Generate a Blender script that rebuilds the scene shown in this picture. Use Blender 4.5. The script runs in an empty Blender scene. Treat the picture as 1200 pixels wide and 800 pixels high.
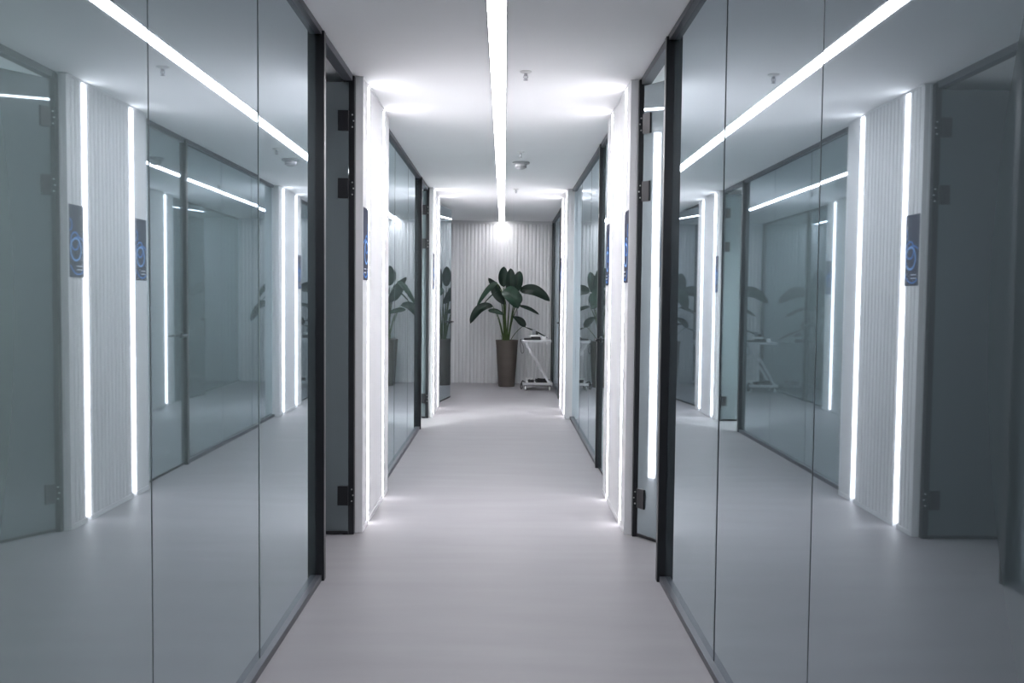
import bpy, bmesh, math, random
from mathutils import Vector, Matrix

# ---------------------------------------------------------------- camera, world, exposure
SC = bpy.context.scene
COL = SC.collection
F_PX = 1050.0
CAM = Vector((0.05, 0.0, 1.404))
fwd = Vector(((590.5 - 600) / F_PX, (400 - 350.5) / F_PX, -1.0)).normalized()   # corridor axis seen by the camera
up = Vector((0.0098, 1.0, 0.0)); up = (up - up.dot(fwd) * fwd).normalized()
rgt = fwd.cross(up)
ROT = Matrix((rgt, fwd, up))            # rows: world axes in camera coordinates -> camera to world
cam_data = bpy.data.cameras.new('camera'); cam_data.sensor_width = 36; cam_data.lens = F_PX / 1200 * 36
cam_data.clip_start = 0.02; cam_data.clip_end = 100
cam = bpy.data.objects.new('camera', cam_data); COL.objects.link(cam)
cam.matrix_world = Matrix.Translation(CAM) @ ROT.to_4x4()
SC.camera = cam

world = bpy.data.worlds.new('world'); SC.world = world; world.use_nodes = True
world.node_tree.nodes['Background'].inputs[0].default_value = (0.6, 0.65, 0.75, 1)
world.node_tree.nodes['Background'].inputs[1].default_value = 0.02

SC.view_settings.view_transform = 'Standard'; SC.view_settings.look = 'None'
SC.view_settings.gamma = 1; SC.view_settings.use_curve_mapping = False
SC.view_settings.exposure = 0.36

LED_POWER = 12.5
LINE_POWER = 28.0
ADDED_ROOM_POWER = 30.0         # unseen lamp added behind the half open right door to brighten it
ADDED_GLASS_POWER = 78.0  # unseen lamps added behind the glass partitions to lighten them
LED_COLOR = (0.97, 0.952, 1.0, 1)

# ---------------------------------------------------------------- materials
def principled(name, color, rough=0.5, metal=0.0, spec=0.5, coat=0.0):
    m = bpy.data.materials.new(name); m.use_nodes = True
    b = m.node_tree.nodes['Principled BSDF']
    b.inputs['Base Color'].default_value = (*color, 1)
    b.inputs['Roughness'].default_value = rough
    b.inputs['Metallic'].default_value = metal
    b.inputs['Specular IOR Level'].default_value = spec
    b.inputs['Coat Weight'].default_value = coat
    return m

def noisy(m, scale=(3, 3, 3), amount=0.1, detail=4, bump=0.0, noise=1.0):
    nt = m.node_tree; n = nt.nodes; b = n['Principled BSDF']
    tc = n.new('ShaderNodeTexCoord'); mp = n.new('ShaderNodeMapping'); mp.inputs['Scale'].default_value = scale
    tx = n.new('ShaderNodeTexNoise'); tx.inputs['Scale'].default_value = noise; tx.inputs['Detail'].default_value = detail
    nt.links.new(tc.outputs['Object'], mp.inputs['Vector']); nt.links.new(mp.outputs['Vector'], tx.inputs['Vector'])
    r = n.new('ShaderNodeValToRGB')
    c = b.inputs['Base Color'].default_value[:3]
    r.color_ramp.elements[0].position = 0.3; r.color_ramp.elements[1].position = 0.7
    r.color_ramp.elements[0].color = (*[v * (1 - amount) for v in c], 1)
    r.color_ramp.elements[1].color = (*[min(1, v * (1 + amount)) for v in c], 1)
    nt.links.new(tx.outputs['Fac'], r.inputs['Fac']); nt.links.new(r.outputs['Color'], b.inputs['Base Color'])
    if bump:
        bp = n.new('ShaderNodeBump'); bp.inputs['Strength'].default_value = bump; bp.inputs['Distance'].default_value = 0.01
        nt.links.new(tx.outputs['Fac'], bp.inputs['Height']); nt.links.new(bp.outputs['Normal'], b.inputs['Normal'])
    return m

def film_glass(name, color, ior=1.6, tint=(0.86, 0.95, 1.0), through=(0.055, 0.064, 0.065)):
    m = bpy.data.materials.new(name); m.use_nodes = True
    nt = m.node_tree; n = nt.nodes
    n.remove(n['Principled BSDF'])
    d = n.new('ShaderNodeBsdfDiffuse'); d.inputs['Color'].default_value = (*color, 1)
    g = n.new('ShaderNodeBsdfGlossy'); g.inputs['Color'].default_value = (*tint, 1); g.inputs['Roughness'].default_value = 0.02
    # double glazing: four reflecting surfaces, 4F / (1 + 3F)
    fr = n.new('ShaderNodeFresnel'); fr.inputs['IOR'].default_value = ior
    m4 = n.new('ShaderNodeMath'); m4.operation = 'MULTIPLY'; m4.inputs[1].default_value = 4.0
    m3 = n.new('ShaderNodeMath'); m3.operation = 'MULTIPLY_ADD'; m3.inputs[1].default_value = 3.0; m3.inputs[2].default_value = 1.0
    f = n.new('ShaderNodeMath'); f.operation = 'DIVIDE'
    nt.links.new(fr.outputs[0], m4.inputs[0]); nt.links.new(fr.outputs[0], m3.inputs[0])
    nt.links.new(m4.outputs[0], f.inputs[0]); nt.links.new(m3.outputs[0], f.inputs[1])
    mx = n.new('ShaderNodeMixShader')
    tr = n.new('ShaderNodeBsdfTranslucent'); tr.inputs['Color'].default_value = (*through, 1)
    ad = n.new('ShaderNodeAddShader')
    nt.links.new(d.outputs[0], ad.inputs[0]); nt.links.new(tr.outputs[0], ad.inputs[1])
    nt.links.new(f.outputs[0], mx.inputs[0]); nt.links.new(ad.outputs[0], mx.inputs[1]); nt.links.new(g.outputs[0], mx.inputs[2])
    nt.links.new(mx.outputs[0], n['Material Output'].inputs['Surface'])
    return m

def glow(name, color, power):
    m = bpy.data.materials.new(name); m.use_nodes = True
    nt = m.node_tree; n = nt.nodes; n.remove(n['Principled BSDF'])
    e = n.new('ShaderNodeEmission'); e.inputs[0].default_value = color; e.inputs[1].default_value = power
    nt.links.new(e.outputs[0], n['Material Output'].inputs['Surface'])
    return m

M = {}
M['floor'] = noisy(principled('grey_vinyl_floor', (0.30, 0.292, 0.303), 0.5, spec=0.3), (1.2, 7, 1), 0.045, 6, 0.02)
M['ceiling'] = noisy(principled('ceiling_paint', (0.92, 0.92, 0.925), 0.9, spec=0.1), (2, 2, 2), 0.01)
M['room'] = noisy(principled('room_paint', (0.6, 0.62, 0.63), 0.9, spec=0.1), (2, 2, 2), 0.03)
M['panel'] = noisy(principled('white_panel', (0.72, 0.72, 0.73), 0.45, spec=0.4), (6, 6, 1), 0.015)
M['end_panel'] = noisy(principled('white_end_panel', (0.64, 0.64, 0.645), 0.7, spec=0.2), (6, 6, 1), 0.02)
M['profile'] = principled('satin_aluminium', (0.78, 0.78, 0.79), 0.5, 0.0)
M['channel'] = principled('dark_grey_aluminium', (0.10, 0.105, 0.12), 0.42, 0.3)
M['black'] = principled('black_metal', (0.008, 0.009, 0.012), 0.35)
M['screw'] = principled('screw_steel', (0.6, 0.6, 0.6), 0.3, 1.0)
M['glass'] = film_glass('smoked_film_glass', (0.082, 0.102, 0.11))
M['clear'] = bpy.data.materials.new('clear_glass'); M['clear'].use_nodes = True
_n = M['clear'].node_tree.nodes; _n.remove(_n['Principled BSDF'])
_t = _n.new('ShaderNodeBsdfTransparent'); _t.inputs[0].default_value = (0.9, 0.95, 0.94, 1)
M['clear'].node_tree.links.new(_t.outputs[0], _n['Material Output'].inputs['Surface'])
M['joint'] = principled('grey_silicone_joint', (0.09, 0.105, 0.112), 0.6, spec=0.3)
M['led'] = glow('led_strip', LED_COLOR, LED_POWER)
M['line'] = glow('line_light', LED_COLOR, LINE_POWER)
M['white_metal'] = principled('white_metal', (0.55, 0.55, 0.56), 0.45)
M['plastic'] = principled('white_plastic', (0.78, 0.78, 0.77), 0.45)
M['detector'] = principled('aged_white_plastic', (0.52, 0.52, 0.53), 0.6, spec=0.2)  # even tone, darker than the plain white plastic
M['sprinkler'] = principled('sprinkler_metal', (0.38, 0.38, 0.4), 0.55, 0.3)
M['grille'] = principled('grey_plastic', (0.2, 0.2, 0.21), 0.5)
M['sign'] = principled('sign_slate', (0.06, 0.065, 0.095), 0.8, spec=0.1)
M['ring'] = principled('sign_blue', (0.09, 0.24, 0.60), 0.8, spec=0.1)
M['ring2'] = principled('sign_pale_blue', (0.22, 0.42, 0.80), 0.8, spec=0.1)
M['text'] = principled('sign_text', (0.45, 0.48, 0.55), 0.5)
M['pot'] = noisy(principled('taupe_pot', (0.088, 0.072, 0.062), 0.6), (3, 3, 9), 0.1)
M['soil'] = noisy(principled('soil', (0.03, 0.022, 0.016), 0.95), (30, 30, 30), 0.4, 4, 0.5)
M['leaf'] = noisy(principled('dark_green_leaf', (0.006, 0.017, 0.011), 0.5, spec=0.25), (8, 8, 8), 0.35)
M['leaf2'] = noisy(principled('mid_green_leaf', (0.015, 0.038, 0.024), 0.5, spec=0.25), (8, 8, 8), 0.35)
M['midrib'] = principled('leaf_rib', (0.02, 0.045, 0.025), 0.6, spec=0.2)
M['stalk'] = noisy(principled('green_stalk', (0.055, 0.085, 0.03), 0.6, spec=0.2), (4, 4, 14), 0.3)
M['cable'] = principled('black_cable', (0.012, 0.012, 0.013), 0.5)
M['rubber'] = principled('rubber', (0.03, 0.03, 0.032), 0.7)
M['grey_device'] = principled('grey_device', (0.22, 0.23, 0.25), 0.45)

# ---------------------------------------------------------------- helpers
def link(name, bm, mat, parent=None, smooth=False, loc=None, rz=None):
    me = bpy.data.meshes.new(name); bmesh.ops.recalc_face_normals(bm, faces=bm.faces[:])
    bm.to_mesh(me); bm.free()
    me.materials.append(mat)
    if smooth:
        for p in me.polygons: p.use_smooth = True
        try: me.set_sharp_from_angle(angle=math.radians(40))
        except Exception: pass
    o = bpy.data.objects.new(name, me); COL.objects.link(o)
    if parent: o.parent = parent
    if loc is not None: o.location = loc
    if rz is not None: o.rotation_euler.z = rz
    return o

def tag(o, label, cat=None, group=None, kind=None):
    o['label'] = label
    if cat: o['category'] = cat
    if group: o['group'] = group
    if kind: o['kind'] = kind
    return o

def root(name, label, cat, loc=(0, 0, 0), rz=0, group=None, kind=None):
    o = bpy.data.objects.new(name, None); COL.objects.link(o)
    o.location = loc; o.rotation_euler.z = rz; o.empty_display_size = 0.1
    return tag(o, label, cat, group, kind)

def box(bm, x0, x1, y0, y1, z0, z1, bevel=0.0):
    x0, x1 = sorted((x0, x1)); y0, y1 = sorted((y0, y1)); z0, z1 = sorted((z0, z1))
    r = bmesh.ops.create_cube(bm, size=1)
    vs = r['verts']
    for v in vs:
        v.co = Vector(((x0 + x1) / 2 + v.co.x * (x1 - x0), (y0 + y1) / 2 + v.co.y * (y1 - y0), (z0 + z1) / 2 + v.co.z * (z1 - z0)))
    if bevel:
        es = list({e for v in vs for e in v.link_edges})
        bmesh.ops.bevel(bm, geom=es, offset=bevel, segments=2, affect='EDGES', profile=0.7)
    return bm

def B(*a, **k):
    return box(bmesh.new(), *a, **k)

def lathe(bm, prof, c=(0, 0, 0), seg=24, axis='z', cap=True):
    rings = []
    for r, h in prof:
        ring = []
        for i in range(seg):
            a = 2 * math.pi * i / seg
            p = (r * math.cos(a), r * math.sin(a), h)
            if axis == 'x': p = (p[2], p[0], p[1])
            if axis == 'y': p = (p[0], p[2], p[1])
            ring.append(bm.verts.new((c[0] + p[0], c[1] + p[1], c[2] + p[2])))
        rings.append(ring)
    for a, b in zip(rings, rings[1:]):
        for i in range(seg):
            bm.faces.new((a[i], a[(i + 1) % seg], b[(i + 1) % seg], b[i]))
    if cap:
        bm.faces.new(rings[0]); bm.faces.new(rings[-1])
    return bm

def tube(bm, pts, r0, r1=None, seg=8):
    r1 = r0 if r1 is None else r1
    pts = [Vector(p) for p in pts]; n = len(pts); rings = []
    prev = None
    for i, p in enumerate(pts):
        t = (pts[min(i + 1, n - 1)] - pts[max(i - 1, 0)]).normalized()
        ref = prev if prev is not None else (Vector((0, 0, 1)) if abs(t.z) < 0.9 else Vector((1, 0, 0)))
        s = (ref - ref.dot(t) * t).normalized(); prev = s
        q = t.cross(s); r = r0 + (r1 - r0) * i / (n - 1)
        rings.append([bm.verts.new(p + r * (math.cos(2 * math.pi * k / seg) * s + math.sin(2 * math.pi * k / seg) * q)) for k in range(seg)])
    for a, b in zip(rings, rings[1:]):
        for i in range(seg): bm.faces.new((a[i], a[(i + 1) % seg], b[(i + 1) % seg], b[i]))
    bm.faces.new(rings[0]); bm.faces.new(rings[-1])
    return bm

def bez(a, b, c, n=10):
    a, b, c = Vector(a), Vector(b), Vector(c)
    return [(1 - t) ** 2 * a + 2 * t * (1 - t) * b + t * t * c for t in [i / n for i in range(n + 1)]]

def smooth_path(pts, n=6):
    pts = [Vector(p) for p in pts]; out = []
    for i in range(len(pts) - 1):
        p0, p1, p2, p3 = pts[max(i - 1, 0)], pts[i], pts[i + 1], pts[min(i + 2, len(pts) - 1)]
        for k in range(n):
            t = k / n
            out.append(0.5 * ((2 * p1) + (p2 - p0) * t + (2 * p0 - 5 * p1 + 4 * p2 - p3) * t * t + (3 * p1 - p0 - 3 * p2 + p3) * t ** 3))
    return out + [pts[-1]]

def P(px, py, depth):
    d = ROT @ Vector(((px - 600) / F_PX, (400 - py) / F_PX, -1.0))
    return CAM + d * ((depth - CAM.y) / d.y)

H = 2.70          # ceiling height
FX = 0.84         # frame face of the glass partitions, each side of the centre line
GX = 0.866        # glass face
PX = 0.7855       # face of the white panels
Y0, Y1 = -2.2, 14.97
WX = 3.4          # outer walls of the side rooms

# ---------------------------------------------------------------- structure
def struct(name, bm, mat, label):
    return tag(link(name, bm, mat), label, None, None, 'structure')
struct('floor', B(-WX, WX, Y0 - 0.1, Y1 + 0.1, -0.1, 0), M['floor'], 'pale grey vinyl floor of the corridor')
struct('ceiling', B(-WX, WX, Y0 - 0.1, Y1 + 0.1, H, H + 0.1), M['ceiling'], 'smooth white painted ceiling')
struct('wall_left', B(-WX - 0.1, -WX, Y0 - 0.1, Y1 + 0.1, 0, H), M['room'], 'grey outer wall of the rooms behind the left glass')
struct('wall_right', B(WX, WX + 0.1, Y0 - 0.1, Y1 + 0.1, 0, H), M['room'], 'grey outer wall of the rooms behind the right glass')
struct('wall_back', B(-WX, WX, Y0 - 0.1, Y0, 0, H), M['room'], 'plain wall behind the viewer')

# unseen cross walls added to confine the light of the room lamps
struct('wall_left_front_room', B(-WX, -0.90, 4.30, 4.375, 0, H), M['room'], 'grey cross wall closing the front left room')
struct('wall_left_back_room', B(-WX, -0.90, 5.90, 5.98, 0, H), M['room'], 'grey cross wall behind the nearest left white panel')
struct('wall_right_front_room', B(0.90, WX, 4.30, 4.375, 0, H), M['room'], 'grey cross wall closing the front right room')
struct('wall_right_back_room', B(0.90, WX, 5.90, 5.98, 0, H), M['room'], 'grey cross wall behind the nearest right white panel')

def ribs(x0, x1, n, y_face, depth, z0, z1, arc=6):
    """reeded sheet in the XZ plane: n half-round ribs, bulging towards -Y"""
    bm = bmesh.new(); w = (x1 - x0) / n; pts = []
    for i in range(n):
        for k in range(arc + 1):
            a = math.pi * k / arc
            gap = 0.07 * w
            pts.append((x0 + i * w + w / 2 - (w / 2 - gap) * math.cos(a), y_face - depth * math.sin(a) ** 0.7 if 0 < k < arc else y_face))
    lo = [bm.verts.new((x, y, z0)) for x, y in pts]; hi = [bm.verts.new((x, y, z1)) for x, y in pts]
    bl = [bm.verts.new((x, y_face + 0.012, z)) for x, z in ((x0, z0), (x1, z0), (x1, z1), (x0, z1))]
    for i in range(len(pts) - 1): bm.faces.new((lo[i], lo[i + 1], hi[i + 1], hi[i]))
    bm.faces.new(bl)
    bm.faces.new([bl[0]] + lo + [bl[1]]); bm.faces.new([bl[3]] + hi + [bl[2]])
    bm.faces.new((bl[0], lo[0], hi[0], bl[3])); bm.faces.new((bl[1], lo[-1], hi[-1], bl[2]))
    return bm

we = struct('wall_end', B(-WX, WX, Y1, Y1 + 0.1, 0, H), M['end_panel'], 'white wall closing the corridor behind the plant')
for k in range(3):
    w = 0.56
    link('fluted_panel', ribs(-0.83 + k * (1.66 / 3), -0.83 + (k + 1) * (1.66 / 3), 9, Y1 - 0.014, 0.0065, 0.0, H - 0.05), M['end_panel'], we, smooth=True)
link('cornice', B(-0.86, 0.86, Y1 - 0.03, Y1, H - 0.05, H), M['end_panel'], we)

# ---------------------------------------------------------------- glass partitions
def partition(side, y0, y1, seams, tilts, label):
    """side -1 left / +1 right; seams are the pane joints, including both ends"""
    s = side
    r = root('glass_partition', label, 'glass partition', (s * FX, y0, 0))
    def X(v): return s * v - s * FX
    link('bottom_channel', B(X(FX), X(FX + 0.05), 0, y1 - y0, 0.0, 0.03, bevel=0.002), M['channel'], r)
    link('top_channel', B(X(FX), X(FX + 0.05), 0, y1 - y0, H - 0.03, H, bevel=0.002), M['channel'], r)
    for i, (a, b) in enumerate(zip(seams, seams[1:])):
        w = b - a
        pn = link('pane', B(X(GX) - s * -FX - s * GX, X(GX + 0.012) - s * -FX - s * GX, -w / 2 + 0.0015, w / 2 - 0.0015, 0.026, H - 0.026), M['glass'], r,
             loc=(X(GX), (a + b) / 2 - y0, 0), rz=tilts[i] if i < len(tilts) else 0)
        pn.data.materials.append(M['clear'])          # film on the corridor face, clear glass behind it
        for f in pn.data.polygons:
            if f.normal.x * s > -0.5: f.material_index = 1
    for q in seams[1:-1]:
        link('joint', B(X(GX - 0.0012), X(GX + 0.010), q - 0.0013 - y0, q + 0.0013 - y0, 0.026, H - 0.026), M['joint'], r)
    return r

def jamb(s, y, parent, ox, oy, far=False):
    """black door post; near face looks at the camera"""
    bm = B(s * (FX - 0.012) - ox, s * (FX + 0.055) - ox, y - oy, y + 0.045 - oy, 0, H - 0.012, bevel=0.002)
    return link('jamb', bm, M['black'], parent)

def lever(parent, s, y, z, ydir, ox, oy, x_face, name='handle'):
    """door lever: rose, neck and bar pointing along ydir, proud of the corridor face"""
    bm = bmesh.new()
    xf = s * x_face - ox; n = -s
    lathe(bm, [(0.026, 0.0), (0.026, 0.008 * n), (0.02, 0.01 * n)], (xf, y - oy, z), 20, 'x')
    lathe(bm, [(0.011, 0.0), (0.011, 0.05 * n)], (xf, y - oy, z), 12, 'x')
    tube(bm, [(xf + 0.045 * n, y - oy - ydir * 0.01, z), (xf + 0.05 * n, y - oy + ydir * 0.03, z), (xf + 0.05 * n, y - oy + ydir * 0.13, z - 0.002)], 0.0105, 0.0085, 10)
    return link(name, bm, M['black'], parent, smooth=True)

def door(n, s, y0, y1, hinge_far, angle, label, lever_on=True, hinges=True, near_jamb=True, far_jamb=True):
    """glass door between y0 and y1; angle>0 swings into the room, <0 into the corridor"""
    ox, oy = s * FX, y0
    r = root('door_%d' % n, label, 'door', (ox, oy, 0), kind='structure')
    if near_jamb: jamb(s, y0, r, ox, oy)
    if far_jamb: jamb(s, y1 - 0.045, r, ox, oy)
    link('head', B(0, s * 0.055, 0.0, y1 - y0, H - 0.04, H, bevel=0.002), M['channel'], r)
    a, b = y0 + 0.048, y1 - 0.048
    w = b - a
    hy = (b if hinge_far else a) - oy
    d = -1 if hinge_far else 1
    hx = s * 0.02
    # leaf: local frame at the hinge line, closed along d*Y
    lf = B(-s * 0.006, s * 0.006, 0, d * w, 0.012, H - 0.05, bevel=0.001)
    rz = -s * d * angle          # towards the room on either side
    leaf = link('leaf', lf, M['glass'], r, loc=(hx, hy, 0), rz=rz)
    leaf.data.materials.append(M['clear'])
    for f in leaf.data.polygons:
        if f.normal.x * s > -0.5: f.material_index = 1
    link('bottom_rail', B(-s * 0.009, s * 0.009, 0.0, d * w, 0.006, 0.024, bevel=0.001), M['black'], leaf)
    if hinges:
        for hz in (0.235, 2.04, 2.43):
            h = link('hinge', B(-s * 0.016, s * 0.016, -d * 0.0, d * 0.062, hz - 0.058, hz + 0.058, bevel=0.003), M['black'], leaf)
    if lever_on:
        bm = bmesh.new()
        yy = d * (w - 0.055)
        for sx in (-1, 1):
            x = sx * 0.006
            lathe(bm, [(0.027, 0.0), (0.027, 0.008 * sx), (0.02, 0.011 * sx)], (x, yy, 1.08), 20, 'x')
            lathe(bm, [(0.011, 0.0), (0.011, 0.05 * sx)], (x, yy, 1.08), 12, 'x')
            tube(bm, [(x + 0.045 * sx, yy + d * 0.01, 1.08), (x + 0.05 * sx, yy - d * 0.03, 1.08), (x + 0.05 * sx, yy - d * 0.13, 1.078)], 0.0105, 0.0085, 10)
        link('handle', bm, M['black'], leaf, smooth=True)
    if hinges and abs(angle) > 0.5:
        yj = (y1 - 0.045 if hinge_far else y0 + 0.045) - oy
        dy = -1 if hinge_far else 1
        for hz in (0.235, 2.04, 2.43):
            bm = bmesh.new()
            for k, (ux, uz) in enumerate(((0.0, -0.035), (-0.007, 0.0), (0.0, 0.035))):
                lathe(bm, [(0.0045, 0.0), (0.0045, dy * 0.003)], (s * (0.0005 + ux), yj, hz + uz), 10, 'y')
            link('hinge_screws', bm, M['screw'], r)
    return r, leaf

YP1a, YP1b = 5.315, 6.49       # first pair of white panels
YP2a, YP2b = 10.52, 11.71      # second pair
SEAM1 = [-2.2, -1.79, -0.76, 0.27, 1.30, 2.33, 3.36, 4.39]
partition(-1, Y0, 4.39, SEAM1, [0, 0, 0, 0, 0.0, 0.001, 0.0045], 'smoked glass partition nearest the viewer along the left side')
partition(1, Y0, 4.41, SEAM1[:-1] + [4.41], [0, 0, 0, 0, 0.0, -0.0015, -0.0035], 'smoked glass partition nearest the viewer along the right side')
door(1, -1, 4.39, YP1a, True, math.radians(90), 'open glass door with black hinges just before the nearest left white panel')
door(2, 1, 4.41, YP1a, True, math.radians(34), 'half open glass door beside the nearest right white panel')
partition(-1, YP1b, 9.57, [YP1b, 7.53, 8.55, 9.57], [0.0006, -0.0006, 0], 'smoked glass partition on the left between the two lit panels')
door(3, -1, 9.57, YP2a, True, math.radians(88), 'open glass door with black hinges before the far left white panel')
door(4, 1, YP1b, 7.48, False, 0.0, 'closed glass door with black lever just past the nearest right white panel', near_jamb=False, hinges=False)
partition(1, 7.48, YP2a, [7.48, 8.49, 9.5, YP2a], [0.0005, -0.0004, 0], 'smoked glass partition on the right between the two lit panels')

d5, leaf5 = door(5, -1, YP2b, 12.78, False, math.radians(-9), 'ajar glass door on the left near the end wall', near_jamb=False, hinges=False)
link('edge_strip', B(-0.009, 0.009, 0.975, 0.985, 0.80, 1.80), M['black'], leaf5)
partition(-1, 12.78, Y1 - 0.03, [12.78, 13.86, Y1 - 0.03], [0, 0], 'last glass partition on the left, behind the ajar door')
door(6, 1, YP2b, 12.70, False, 0.0, 'closed glass door on the right past the far white panel', near_jamb=False, hinges=False)
pr = partition(1, 12.70, Y1 - 0.03, [12.70, 13.80, Y1 - 0.075], [0, 0], 'last glass partition on the right, beside the white cart')
link('jamb', B(0.002, 0.024, Y1 - 0.075 - 12.70, Y1 - 0.031 - 12.70, 0, H - 0.012, bevel=0.002), M['black'], pr)

# ---------------------------------------------------------------- white lit panels
def lit_panel(s, y0, y1, label):
    """three panel sections with two vertical LED strips between them, silver end trims"""
    r = root('lit_wall_panel', label, 'wall panel', (s * PX, y0, 0))
    L = y1 - y0
    def X(v): return s * (v - PX)
    a, b, wl = 0.205, 0.90, 0.048         # LED slots
    def section(u0, u1, n):
        if n:
            bm = ribs(u0, u1, n, 0.0, 0.010, 0.03, H - 0.012)
            # rotate the sheet so ribs look into the corridor
            for v in bm.verts:
                x, y, z = v.co; v.co = Vector((s * (y + 0.010), x, z))
            return link('fluted_section', bm, M['panel'], r, smooth=True)
        return link('flat_section', B(X(PX + 0.002), X(PX + 0.02), u0, u1, 0.03, H - 0.012, bevel=0.002), M['panel'], r)
    section(0.012, a, 4); section(a + wl, b, 12); section(b + wl, L - 0.012, 0)
    link('core', B(X(PX + 0.022), X(PX + 0.11), 0.004, L - 0.004, 0.0, H - 0.0), M['panel'], r)
    for u in (a, b):
        link('led_strip', B(X(PX + 0.001), X(PX + 0.021), u + 0.003, u + wl - 0.003, 0.032, H - 0.02), M['led'], r)
    for u0, u1 in ((0, 0.012), (L - 0.012, L)):
        link('end_trim', B(X(PX - 0.001), X(PX + 0.11), u0, u1, 0.0, H - 0.006, bevel=0.002), M['profile'], r)
    u_mid = 0.0
    link('end_fillet', B(X(PX + 0.03), X(PX + 0.045), -0.006, 0.0, 0.0, H - 0.006), M['profile'], r)
    for u0, u1 in ((0.012, a), (a + wl, b), (b + wl, L - 0.012)):
        link('baseboard', B(X(PX - 0.003), X(PX + 0.02), u0, u1, 0.0, 0.03, bevel=0.002), M['panel'], r)
    link('top_trim', B(X(PX - 0.002), X(PX + 0.02), 0.012, L - 0.012, H - 0.012, H), M['profile'], r)
    return r
lit_panel(-1, YP1a, YP1b, 'nearest left white fluted panel with two vertical light strips')
lit_panel(1, YP1a, YP1b, 'nearest right white fluted panel with two signs and light strips')
lit_panel(-1, YP2a, YP2b, 'far left white panel with light strips, before the ajar door')
lit_panel(1, YP2a, YP2b, 'far right white panel with light strips, before the white cart')

# ---------------------------------------------------------------- door signs
SW, SH = 0.185, 0.43
def clip_ring(cu, cv, r, w, x, seg=48):
    """a painted ring cut off at the board's edge: one mesh for each arc that stays on the board"""
    quads = []
    for i in range(seg):
        a0, a1 = 2 * math.pi * i / seg, 2 * math.pi * (i + 1) / seg
        q = [(cu + rr * math.cos(a), cv + rr * math.sin(a)) for rr, a in ((r - w / 2, a0), (r + w / 2, a0), (r + w / 2, a1), (r - w / 2, a1))]
        quads.append(q if all(0.002 <= u <= SW - 0.002 and 0.002 <= v <= SH - 0.002 for u, v in q) else None)
    start = next((i for i in range(seg) if quads[i] is None), 0)
    arcs = [[]]
    for k in range(seg):
        q = quads[(start + k) % seg]
        if q is None:
            if arcs[-1]: arcs.append([])
        else: arcs[-1].append(q)
    out = []
    for arc in arcs:
        if not arc: continue
        bm = bmesh.new()
        for q in arc:
            f = [bm.verts.new((x, u, v)) for u, v in q]; g = [bm.verts.new((x + 0.0008, u, v)) for u, v in q]
            bm.faces.new(f); bm.faces.new(g)
            for k in range(4): bm.faces.new((f[k], f[(k + 1) % 4], g[(k + 1) % 4], g[k]))
        bmesh.ops.remove_doubles(bm, verts=bm.verts[:], dist=1e-5)
        out.append(bm)
    return out

def sign(s, y_mid, label):
    r = root('door_sign', label, 'sign', (s * (PX - 0.0004), y_mid, 1.51), group='slate door signs with blue rings')
    # local: x towards the wall is +s ; u to the right as one faces the sign
    def place(bm):
        for v in bm.verts:
            x, u, w = v.co
            v.co = Vector((-s * x, -s * (u - SW / 2), w))
        return bm
    link('board', place(B(-0.000, 0.0025, 0, SW, 0, SH, bevel=0.0006)), M['sign'], r)
    def ring(cu, cv, rad, w, x, m):
        for bm in clip_ring(cu, cv, rad, w, x): link('ring', place(bm), M[m], r)
    ring(SW * 0.57, SH * 0.385, 0.066, 0.012, 0.0028, 'ring2')
    ring(SW * 0.62, SH * 0.50, 0.052, 0.010, 0.0025, 'ring')
    ring(SW * 1.0, SH * 0.72, 0.034, 0.009, 0.0025, 'ring')
    ring(SW * 0.42, SH * 0.30, 0.112, 0.009, 0.0025, 'ring')
    for k, (u0, u1, v) in enumerate(((0.12, 0.52, 0.155), (0.12, 0.52, 0.105))):
        link('text_line', place(B(0.0025, 0.0032, SW * u0, SW * u1, SH * v - 0.004, SH * v + 0.004)), M['text'], r)
    return r
sign(-1, YP1a + 0.105, 'slate sign with blue rings on the nearest left white panel')
sign(1, YP1a + 0.105, 'slate sign with blue rings at the near edge of the nearest right panel')
sign(1, YP1b - 0.115, 'slate sign with blue rings at the far edge of the nearest right panel')
sign(-1, YP2a + 0.105, 'slate sign with blue rings on the far left white panel')
sign(1, YP2b - 0.115, 'slate sign with blue rings on the far right white panel')

# ---------------------------------------------------------------- ceiling fittings
cl = root('linear_ceiling_light', 'long white line of light running down the middle of the ceiling', 'ceiling light', (0.006, Y0 + 0.1, H))
LL = Y1 - 0.07 - (Y0 + 0.1)
link('diffuser', B(-0.042, 0.042, 0, LL, -0.004, 0.03), M['line'], cl)
for sx in (-1, 1):
    link('trim', B(sx * 0.042, sx * 0.049, 0, LL, -0.006, 0.01), M['white_metal'], cl)

def sprinkler(loc, label):
    r = root('sprinkler_head', label, 'sprinkler', loc, group='ceiling sprinkler heads')
    link('escutcheon', lathe(bmesh.new(), [(0.034, 0.0), (0.034, -0.003), (0.022, -0.010), (0.012, -0.012)], seg=24), M['plastic'], r, smooth=True)
    bm = bmesh.new()
    lathe(bm, [(0.009, -0.010), (0.009, -0.022), (0.006, -0.024)], seg=12)
    for sx in (-1, 1): tube(bm, [(sx * 0.008, 0, -0.02), (sx * 0.011, 0, -0.032), (sx * 0.002, 0, -0.046)], 0.0028, 0.0028, 6)
    tube(bm, [(0, 0, -0.022), (0, 0, -0.046)], 0.003, 0.003, 8)
    link('frame', bm, M['sprinkler'], r, smooth=True)
    link('deflector', lathe(bmesh.new(), [(0.004, -0.044), (0.013, -0.047), (0.013, -0.049), (0.004, -0.050)], seg=16), M['sprinkler'], r, smooth=True)
    return r
sprinkler((0.162, 5.17, H), 'small sprinkler head nearest the viewer beside the ceiling light')
sprinkler((0.185, 7.95, H), 'small sprinkler head right before the smoke detector')
sprinkler((0.18, 10.6, H), 'small distant sprinkler head beyond the smoke detector')
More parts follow.
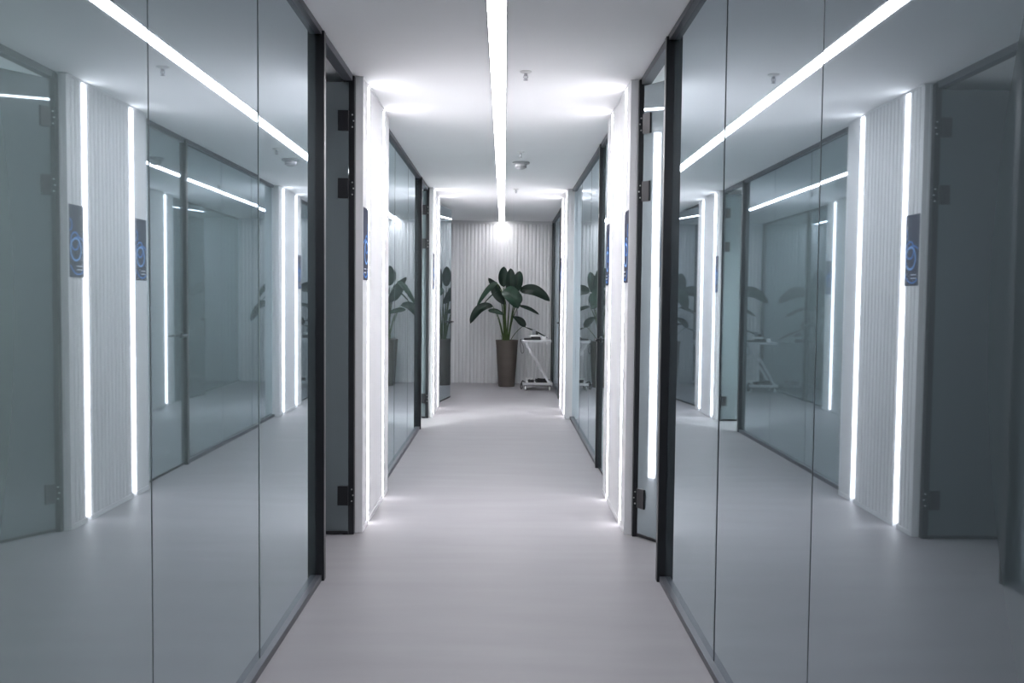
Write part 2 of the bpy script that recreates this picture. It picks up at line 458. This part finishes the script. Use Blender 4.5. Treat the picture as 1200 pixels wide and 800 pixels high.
sd = root('smoke_detector', 'round white smoke detector on the ceiling right of the light line', 'smoke detector', (0.20, 8.55, H))
link('base_plate', lathe(bmesh.new(), [(0.082, 0.0), (0.082, -0.012), (0.074, -0.018), (0.05, -0.018)], seg=36), M['detector'], sd, smooth=True)
link('dome', lathe(bmesh.new(), [(0.055, -0.018), (0.056, -0.036), (0.052, -0.046), (0.038, -0.060), (0.02, -0.066), (0.006, -0.067)], seg=32), M['detector'], sd, smooth=True)
bm = bmesh.new()
for k in range(16):
    a = 2 * math.pi * k / 16
    q = bmesh.ops.create_cube(bm, size=1)['verts']
    for v in q:
        c = Vector((v.co.x * 0.004 + 0.0515, v.co.y * 0.013, v.co.z * 0.007 - 0.047)); c.rotate(Matrix.Rotation(a, 3, 'Z')); v.co = c
link('vent_slots', bm, M['grille'], sd)

# unseen lamps added in the side rooms to brighten glass film and door leaves
M['room_lamp'] = glow('room_lamp', (0.92, 0.97, 1.0, 1), ADDED_ROOM_POWER)
M['far_room_lamp'] = glow('far_room_lamp', (0.94, 1.0, 0.99, 1), ADDED_GLASS_POWER * 2.2)
M['glass_room_lamp'] = glow('glass_room_lamp', (0.94, 1.0, 0.98, 1), ADDED_GLASS_POWER)
for lx, ly, mat, lab in (
        (2.2, 5.2, 'room_lamp', 'square ceiling panel light in the room behind the half open right door'),
        (-2.3, 1.0, 'glass_room_lamp', 'square ceiling panel light in the room behind the nearest left glass'),
        (-2.3, 8.0, 'far_room_lamp', 'square ceiling panel light in the room behind the farther left glass'),
        (2.3, 8.6, 'far_room_lamp', 'square ceiling panel light in the room behind the farther right glass')):
    rl = root('ceiling_panel_light', lab, 'ceiling light', (lx, ly, H), group='panel lights in the side rooms')
    link('diffuser', B(-0.29, 0.29, -0.29, 0.29, -0.012, 0.0), M[mat], rl)
    for k in range(4):
        link('frame_bar', B(-0.305, 0.305, 0.29, 0.305, -0.016, 0.0), M['white_metal'], rl, rz=k * math.pi / 2)

# ---------------------------------------------------------------- potted plant
PD = 14.42
pc = P(593.5, 452.5, PD); PCX = pc.x
pl = root('potted_plant', 'tall dark green broad-leaved plant in a tapered taupe pot', 'plant', (PCX, PD, 0))
prof = [(0.125, 0.0), (0.128, 0.004)]
zz = 0.004
for k in range(1, 30):
    z = 0.74 * k / 30; r0 = 0.128 + (0.180 - 0.128) * (z / 0.74) ** 0.85
    ring = 0.0025 if (0.18 < z < 0.26 or 0.58 < z < 0.68) and k % 2 else 0.0
    prof.append((r0 - ring, z))
prof += [(0.181, 0.735), (0.183, 0.745), (0.181, 0.75), (0.170, 0.75), (0.167, 0.70)]
link('pot', lathe(bmesh.new(), prof, seg=40), M['pot'], pl, smooth=True)
link('soil', lathe(bmesh.new(), [(0.166, 0.700), (0.166, 0.722), (0.10, 0.730), (0.01, 0.733)], seg=28), M['soil'], pl, smooth=True)
O = Vector((PCX, PD, 0))
def Q(zx, zy, dy=0.0):      # plant point read off the photo crop (8 px per photo px), at its own distance
    return P(545 + zx / 8.0, 305 + zy / 8.0, PD + dy) - O

def leaf(base, ctrl, tip, width, nrm, mat, fold=0.18, wave=0.0, shape=0.42, n=14, m=3):
    sp = bez(base, ctrl, tip, n); nrm = Vector(nrm).normalized()
    bm = bmesh.new(); rows = []
    for i, p in enumerate(sp):
        t = i / n
        tan = (sp[min(i + 1, n)] - sp[max(i - 1, 0)]).normalized()
        side = tan.cross(nrm)
        if side.length < 1e-4: side = Vector((1, 0, 0))
        side.normalize(); nn = side.cross(tan).normalized()
        w = width * 0.5 * max(0.02, (math.sin(math.pi * t ** (math.log(0.5) / math.log(shape))) ** 0.55 if 0 < t < 1 else 0.02))
        row = []
        for j in range(-m, m + 1):
            u = j / m
            off = abs(u) ** 1.3 * fold * w * 2 + wave * w * math.sin(9 * t + 3 * u) * abs(u)
            row.append(bm.verts.new(p + side * (u * w) + nn * off))
        rows.append(row)
    for a, b in zip(rows, rows[1:]):
        for j in range(2 * m): bm.faces.new((a[j], a[j + 1], b[j + 1], b[j]))
    bmesh.ops.recalc_face_normals(bm, faces=bm.faces[:])
    th = bmesh.ops.solidify(bm, geom=bm.faces[:], thickness=0.0025)
    o = link('leaf', bm, mat, pl, smooth=True)
    link('midrib', tube(bmesh.new(), [p for p in sp[:-1]], 0.004, 0.0015, 6), M['midrib'], o, smooth=True)
    return o

def stalk(root_zx, ctrl, base, r0=0.013, r1=0.006, dy=0.0):
    a = Q(root_zx, 752, dy); a.z = 0.715
    link('stalk', tube(bmesh.new(), bez(a, ctrl, base, 10), r0, r1, 8), M['stalk'], pl, smooth=True)

CAMN = (0, -1, 0.15)
#        base            control          tip              width  normal            material  depth handled in Q
L = [
 # upright leaves at the top
 (Q(362, 250, .00), Q(352, 150, .03), Q(366, 58, .02),  0.165, (0.1, -1, 0.1), 'leaf', 375, .00),
 (Q(425, 330, -.05), Q(432, 190, -.10), Q(428, 74, -.02), 0.165, (0, -1, .2), 'leaf', 395, -.03),
 (Q(470, 300, -.03), Q(500, 200, -.06), Q(512, 100, .00), 0.18, (-.25, -1, .2), 'leaf', 405, .00),
 # pale drooping leaf in front
 (Q(365, 275, -.10), Q(440, 300, -.28), Q(500, 450, -.24), 0.25, (0.1, -1, .35), 'leaf2', 388, -.05),
 (Q(440, 330, -.12), Q(490, 330, -.2), Q(525, 400, -.2), 0.16, (0.2, -1, .35), 'leaf2', 392, -.05),
 # big right leaf
 (Q(515, 285, -.02), Q(650, 240, -.12), Q(795, 383, -.10), 0.185, (.15, -1, .35), 'leaf', 400, .02),
 # lower right narrow leaf
 (Q(505, 425, .02), Q(600, 445, .02), Q(695, 508, .0), 0.075, (0, -.75, .7), 'leaf', 402, .03),
 # left long leaf
 (Q(300, 205, .03), Q(215, 250, -.05), Q(108, 435, -.06), 0.095, (-.2, -1, .4), 'leaf2', 372, .03),
 (Q(335, 275, .06), Q(270, 240, .08), Q(218, 164, .06), 0.105, (0, -1, .3), 'leaf', 370, .06),
 # dark leaf under it
 (Q(258, 220, .02), Q(290, 330, -.02), Q(385, 412, -.04), 0.150, (-.1, -1, .1), 'leaf', 374, .02),
 # stalky left leaf seen edge-on
 (Q(335, 262, .0), Q(250, 320, -.02), Q(165, 418, -.03), 0.035, (0, -.4, 1), 'leaf2', 376, .0),
 # low left drooping leaves
 (Q(262, 430, -.04), Q(130, 400, -.10), Q(48, 592, -.12), 0.15, (-.2, -1, .5), 'leaf', 368, -.02),
 (Q(255, 440, .04), Q(190, 400, .04), Q(105, 462, .02), 0.085, (0, -.8, .8), 'leaf', 372, .03),
 (Q(215, 470, -.02), Q(290, 470, -.05), Q(362, 508, -.03), 0.085, (0, -1, .5), 'leaf2', 370, .0),
 # low right leaves
 (Q(440, 525, -.02), Q(510, 545, -.06), Q(565, 625, -.08), 0.12, (.1, -1, .4), 'leaf', 412, .0),
 (Q(560, 625, -.08), Q(660, 660, -.08), Q(780, 730, -.06), 0.035, (0, -.6, .8), 'leaf', 418, .02),
]
for i, (b, c, t, w, nv, mt, rx, dy) in enumerate(L):
    leaf(b, c, t, w, nv, M[mt], wave=0.05, fold=0.16, shape={14: 0.66, 7: 0.34, 11: 0.5}.get(i, 0.45))
for rx, dy, cx, cy, bx_, by_, bdy in [
    (372, .0, 362, 500, 362, 255, .0), (392, -.03, 400, 520, 425, 335, -.05), (400, .02, 440, 500, 470, 305, -.03),
    (384, -.05, 380, 480, 368, 280, -.09), (405, .0, 450, 430, 512, 290, -.02), (408, .03, 430, 520, 505, 428, .02),
    (366, .03, 365, 420, 300, 210, .03), (376, .04, 372, 420, 335, 275, .06), (380, .01, 375, 560, 384, 410, -.04),
    (388, .03, 384, 420, 335, 262, .0), (396, -.06, 402, 560, 415, 400, -.06), (368, -.02, 330, 560, 300, 495, -.03)]:
    stalk(rx, Q(cx, cy, (dy + bdy) / 2), Q(bx_, by_, bdy), 0.012, 0.005, dy)
stalk(356, Q(330, 560, -.02), Q(262, 432, -.04), 0.006, 0.004, -.02)
stalk(420, Q(455, 680, -.03), Q(548, 612, -.07), 0.006, 0.004, -.03)
stalk(350, Q(345, 730, -.05), Q(335, 698, -.06), 0.005, 0.002, -.05)

# ---------------------------------------------------------------- cart with its equipment
CD = 13.95
cx = (P(612, 452, CD).x + P(647, 452, CD).x) / 2
CW = 0.455; CDp = 0.34
ct = root('rolling_cart', 'small white rolling cart with a diagonal brace beside the plant', 'cart', (cx, CD, 0))
def tray(z, h, x0, x1, name):
    bm = B(x0, x1, -CDp / 2, CDp / 2, z, z + 0.012, bevel=0.002)
    for (a, b, c, d) in ((x0, x1, -CDp / 2, -CDp / 2 + 0.008), (x0, x1, CDp / 2 - 0.008, CDp / 2), (x0, x0 + 0.008, -CDp / 2 + 0.008, CDp / 2 - 0.008), (x1 - 0.008, x1, -CDp / 2 + 0.008, CDp / 2 - 0.008)):
        box(bm, a, b, c, d, z, z + h, bevel=0.001)
    return link(name, bm, M['white_metal'], ct)
link('top_shelf', B(-CW / 2 - 0.02, CW / 2 - 0.02, -CDp / 2, CDp / 2, 0.745, 0.779, bevel=0.004), M['white_metal'], ct)
tray(0.080, 0.044, -CW / 2, CW / 2, 'base_tray')
for yy in (-CDp / 2 + 0.02, CDp / 2 - 0.02):
    bm = bmesh.new()
    a, b = Vector((-CW / 2 + 0.03, yy, 0.747)), Vector((CW / 2 - 0.04, yy, 0.10))
    t = (b - a).normalized(); q = Vector((t.z, 0, -t.x)) * 0.017
    ring = lambda p, dyy: [bm.verts.new(p + q + Vector((0, dyy, 0))), bm.verts.new(p - q + Vector((0, dyy, 0)))]
    a0, a1 = ring(a, -.006), ring(a, .006); b0, b1 = ring(b, -.006), ring(b, .006)
    bm.faces.new((a0[0], a0[1], b0[1], b0[0])); bm.faces.new((a1[0], a1[1], b1[1], b1[0]))
    bm.faces.new((a0[0], a1[0], b1[0], b0[0])); bm.faces.new((a0[1], a1[1], b1[1], b0[1]))
    bm.faces.new((a0[0], a0[1], a1[1], a1[0])); bm.faces.new((b0[0], b0[1], b1[1], b1[0]))
    link('brace', bm, M['white_metal'], ct)
for sx in (-1, 1):
    for sy in (-1, 1):
        c = Vector((sx * (CW / 2 - 0.04), sy * (CDp / 2 - 0.04), 0))
        bm = bmesh.new()
        box(bm, c.x - 0.02, c.x + 0.02, c.y - 0.02, c.y + 0.02, 0.072, 0.080)
        for k in (-1, 1): box(bm, c.x + k * 0.014 - 0.002, c.x + k * 0.014 + 0.002, c.y - 0.014, c.y + 0.014, 0.028, 0.074)
        cs = link('caster', bm, M['cable'], ct)
        w = lathe(bmesh.new(), [(0.014, -0.011), (0.030, -0.011), (0.033, -0.006), (0.033, 0.006), (0.030, 0.011), (0.014, 0.011)], (c.x, c.y, 0.033), 20, 'x')
        wh = link('wheel', w, M['plastic'], cs, smooth=True)

TS = 0.779     # shelf surface
dev = root('tablet_device', 'flat black device lying on the cart top', 'electronic device', (cx - 0.085, CD - 0.03, TS))
link('body', B(-0.13, 0.13, -0.09, 0.09, 0.0, 0.026, bevel=0.005), M['cable'], dev)
link('raised_edge', B(-0.02, 0.125, -0.085, 0.085, 0.026, 0.046, bevel=0.006), M['cable'], dev)
hd = root('desk_scanner', 'grey and white gadget with an upright head on the cart top', 'electronic device', (cx - 0.04, CD + 0.11, TS))
link('foot', B(-0.07, 0.09, -0.035, 0.035, 0.0, 0.075, bevel=0.012), M['plastic'], hd)
link('head', B(-0.045, 0.012, -0.025, 0.025, 0.075, 0.155, bevel=0.008), M['grey_device'], hd)
link('lens_arm', B(0.012, 0.05, -0.022, 0.022, 0.075, 0.120, bevel=0.01), M['cable'], hd)
ad = root('power_adapter', 'white square plug adapter on the right of the cart top', 'adapter', (cx + 0.095, CD - 0.05, TS))
link('housing', B(-0.03, 0.03, -0.025, 0.025, 0.0, 0.055, bevel=0.006), M['plastic'], ad)
link('plug_face', B(0.030, 0.036, -0.02, 0.02, 0.008, 0.045, bevel=0.002), M['grille'], ad)
c1 = smooth_path([(-0.23, -0.08, 0.788), (-0.262, -0.09, 0.785), (-0.268, -0.09, 0.70), (-0.255, -0.09, 0.60), (-0.235, -0.09, 0.572), (-0.212, -0.092, 0.60), (-0.22, -0.095, 0.68), (-0.256, -0.096, 0.76), (-0.25, -0.08, 0.789), (-0.20, -0.05, 0.784)])
tag(link('hanging_cable', tube(bmesh.new(), c1, 0.0035, seg=6), M['cable'], loc=(cx - 0.005, CD, 0)), 'thin black cable looping off the left edge of the cart top', 'cable')
BT = 0.092
random.seed(5)
def coil(n, rx, ry, cxo, cyo, rad, name, mat, label, h=0.014):
    pts = []
    for i in range(n * 14):
        a = 2 * math.pi * i / 14; k = 1 + 0.12 * math.sin(i * 1.7)
        pts.append((cxo + rx * k * math.cos(a), cyo + ry * k * math.sin(a), BT + rad + h * (i / 14.0) + 0.006 * math.sin(i * 2.3) + 0.006))
    tag(link(name, tube(bmesh.new(), pts, rad, seg=6), mat, loc=(cx, CD, 0), smooth=True), label, 'cable')
coil(5, 0.10, 0.10, 0.075, -0.03, 0.008, 'coiled_cable', M['cable'], 'coiled black cable on the right of the cart base', 0.013)
coil(3, 0.05, 0.055, -0.125, 0.06, 0.006, 'coiled_cable', M['plastic'], 'coiled white cable on the left of the cart base', 0.026)
coil(4, 0.04, 0.05, -0.10, -0.10, 0.008, 'coiled_cable', M['cable'], 'small coiled black cable at the front left of the cart base', 0.014)
c2 = smooth_path([(-0.20, -0.10, BT + 0.012), (-0.225, -0.16, 0.15), (-0.245, -0.19, 0.14), (-0.262, -0.19, 0.07), (-0.255, -0.185, 0.030), (-0.235, -0.19, 0.05), (-0.245, -0.195, 0.12), (-0.215, -0.15, 0.142), (-0.16, -0.11, BT + 0.01)])
tag(link('trailing_cable', tube(bmesh.new(), c2, 0.006, seg=6), M['cable'], loc=(cx, CD, 0)), 'black cable trailing over the left edge of the cart base', 'cable')
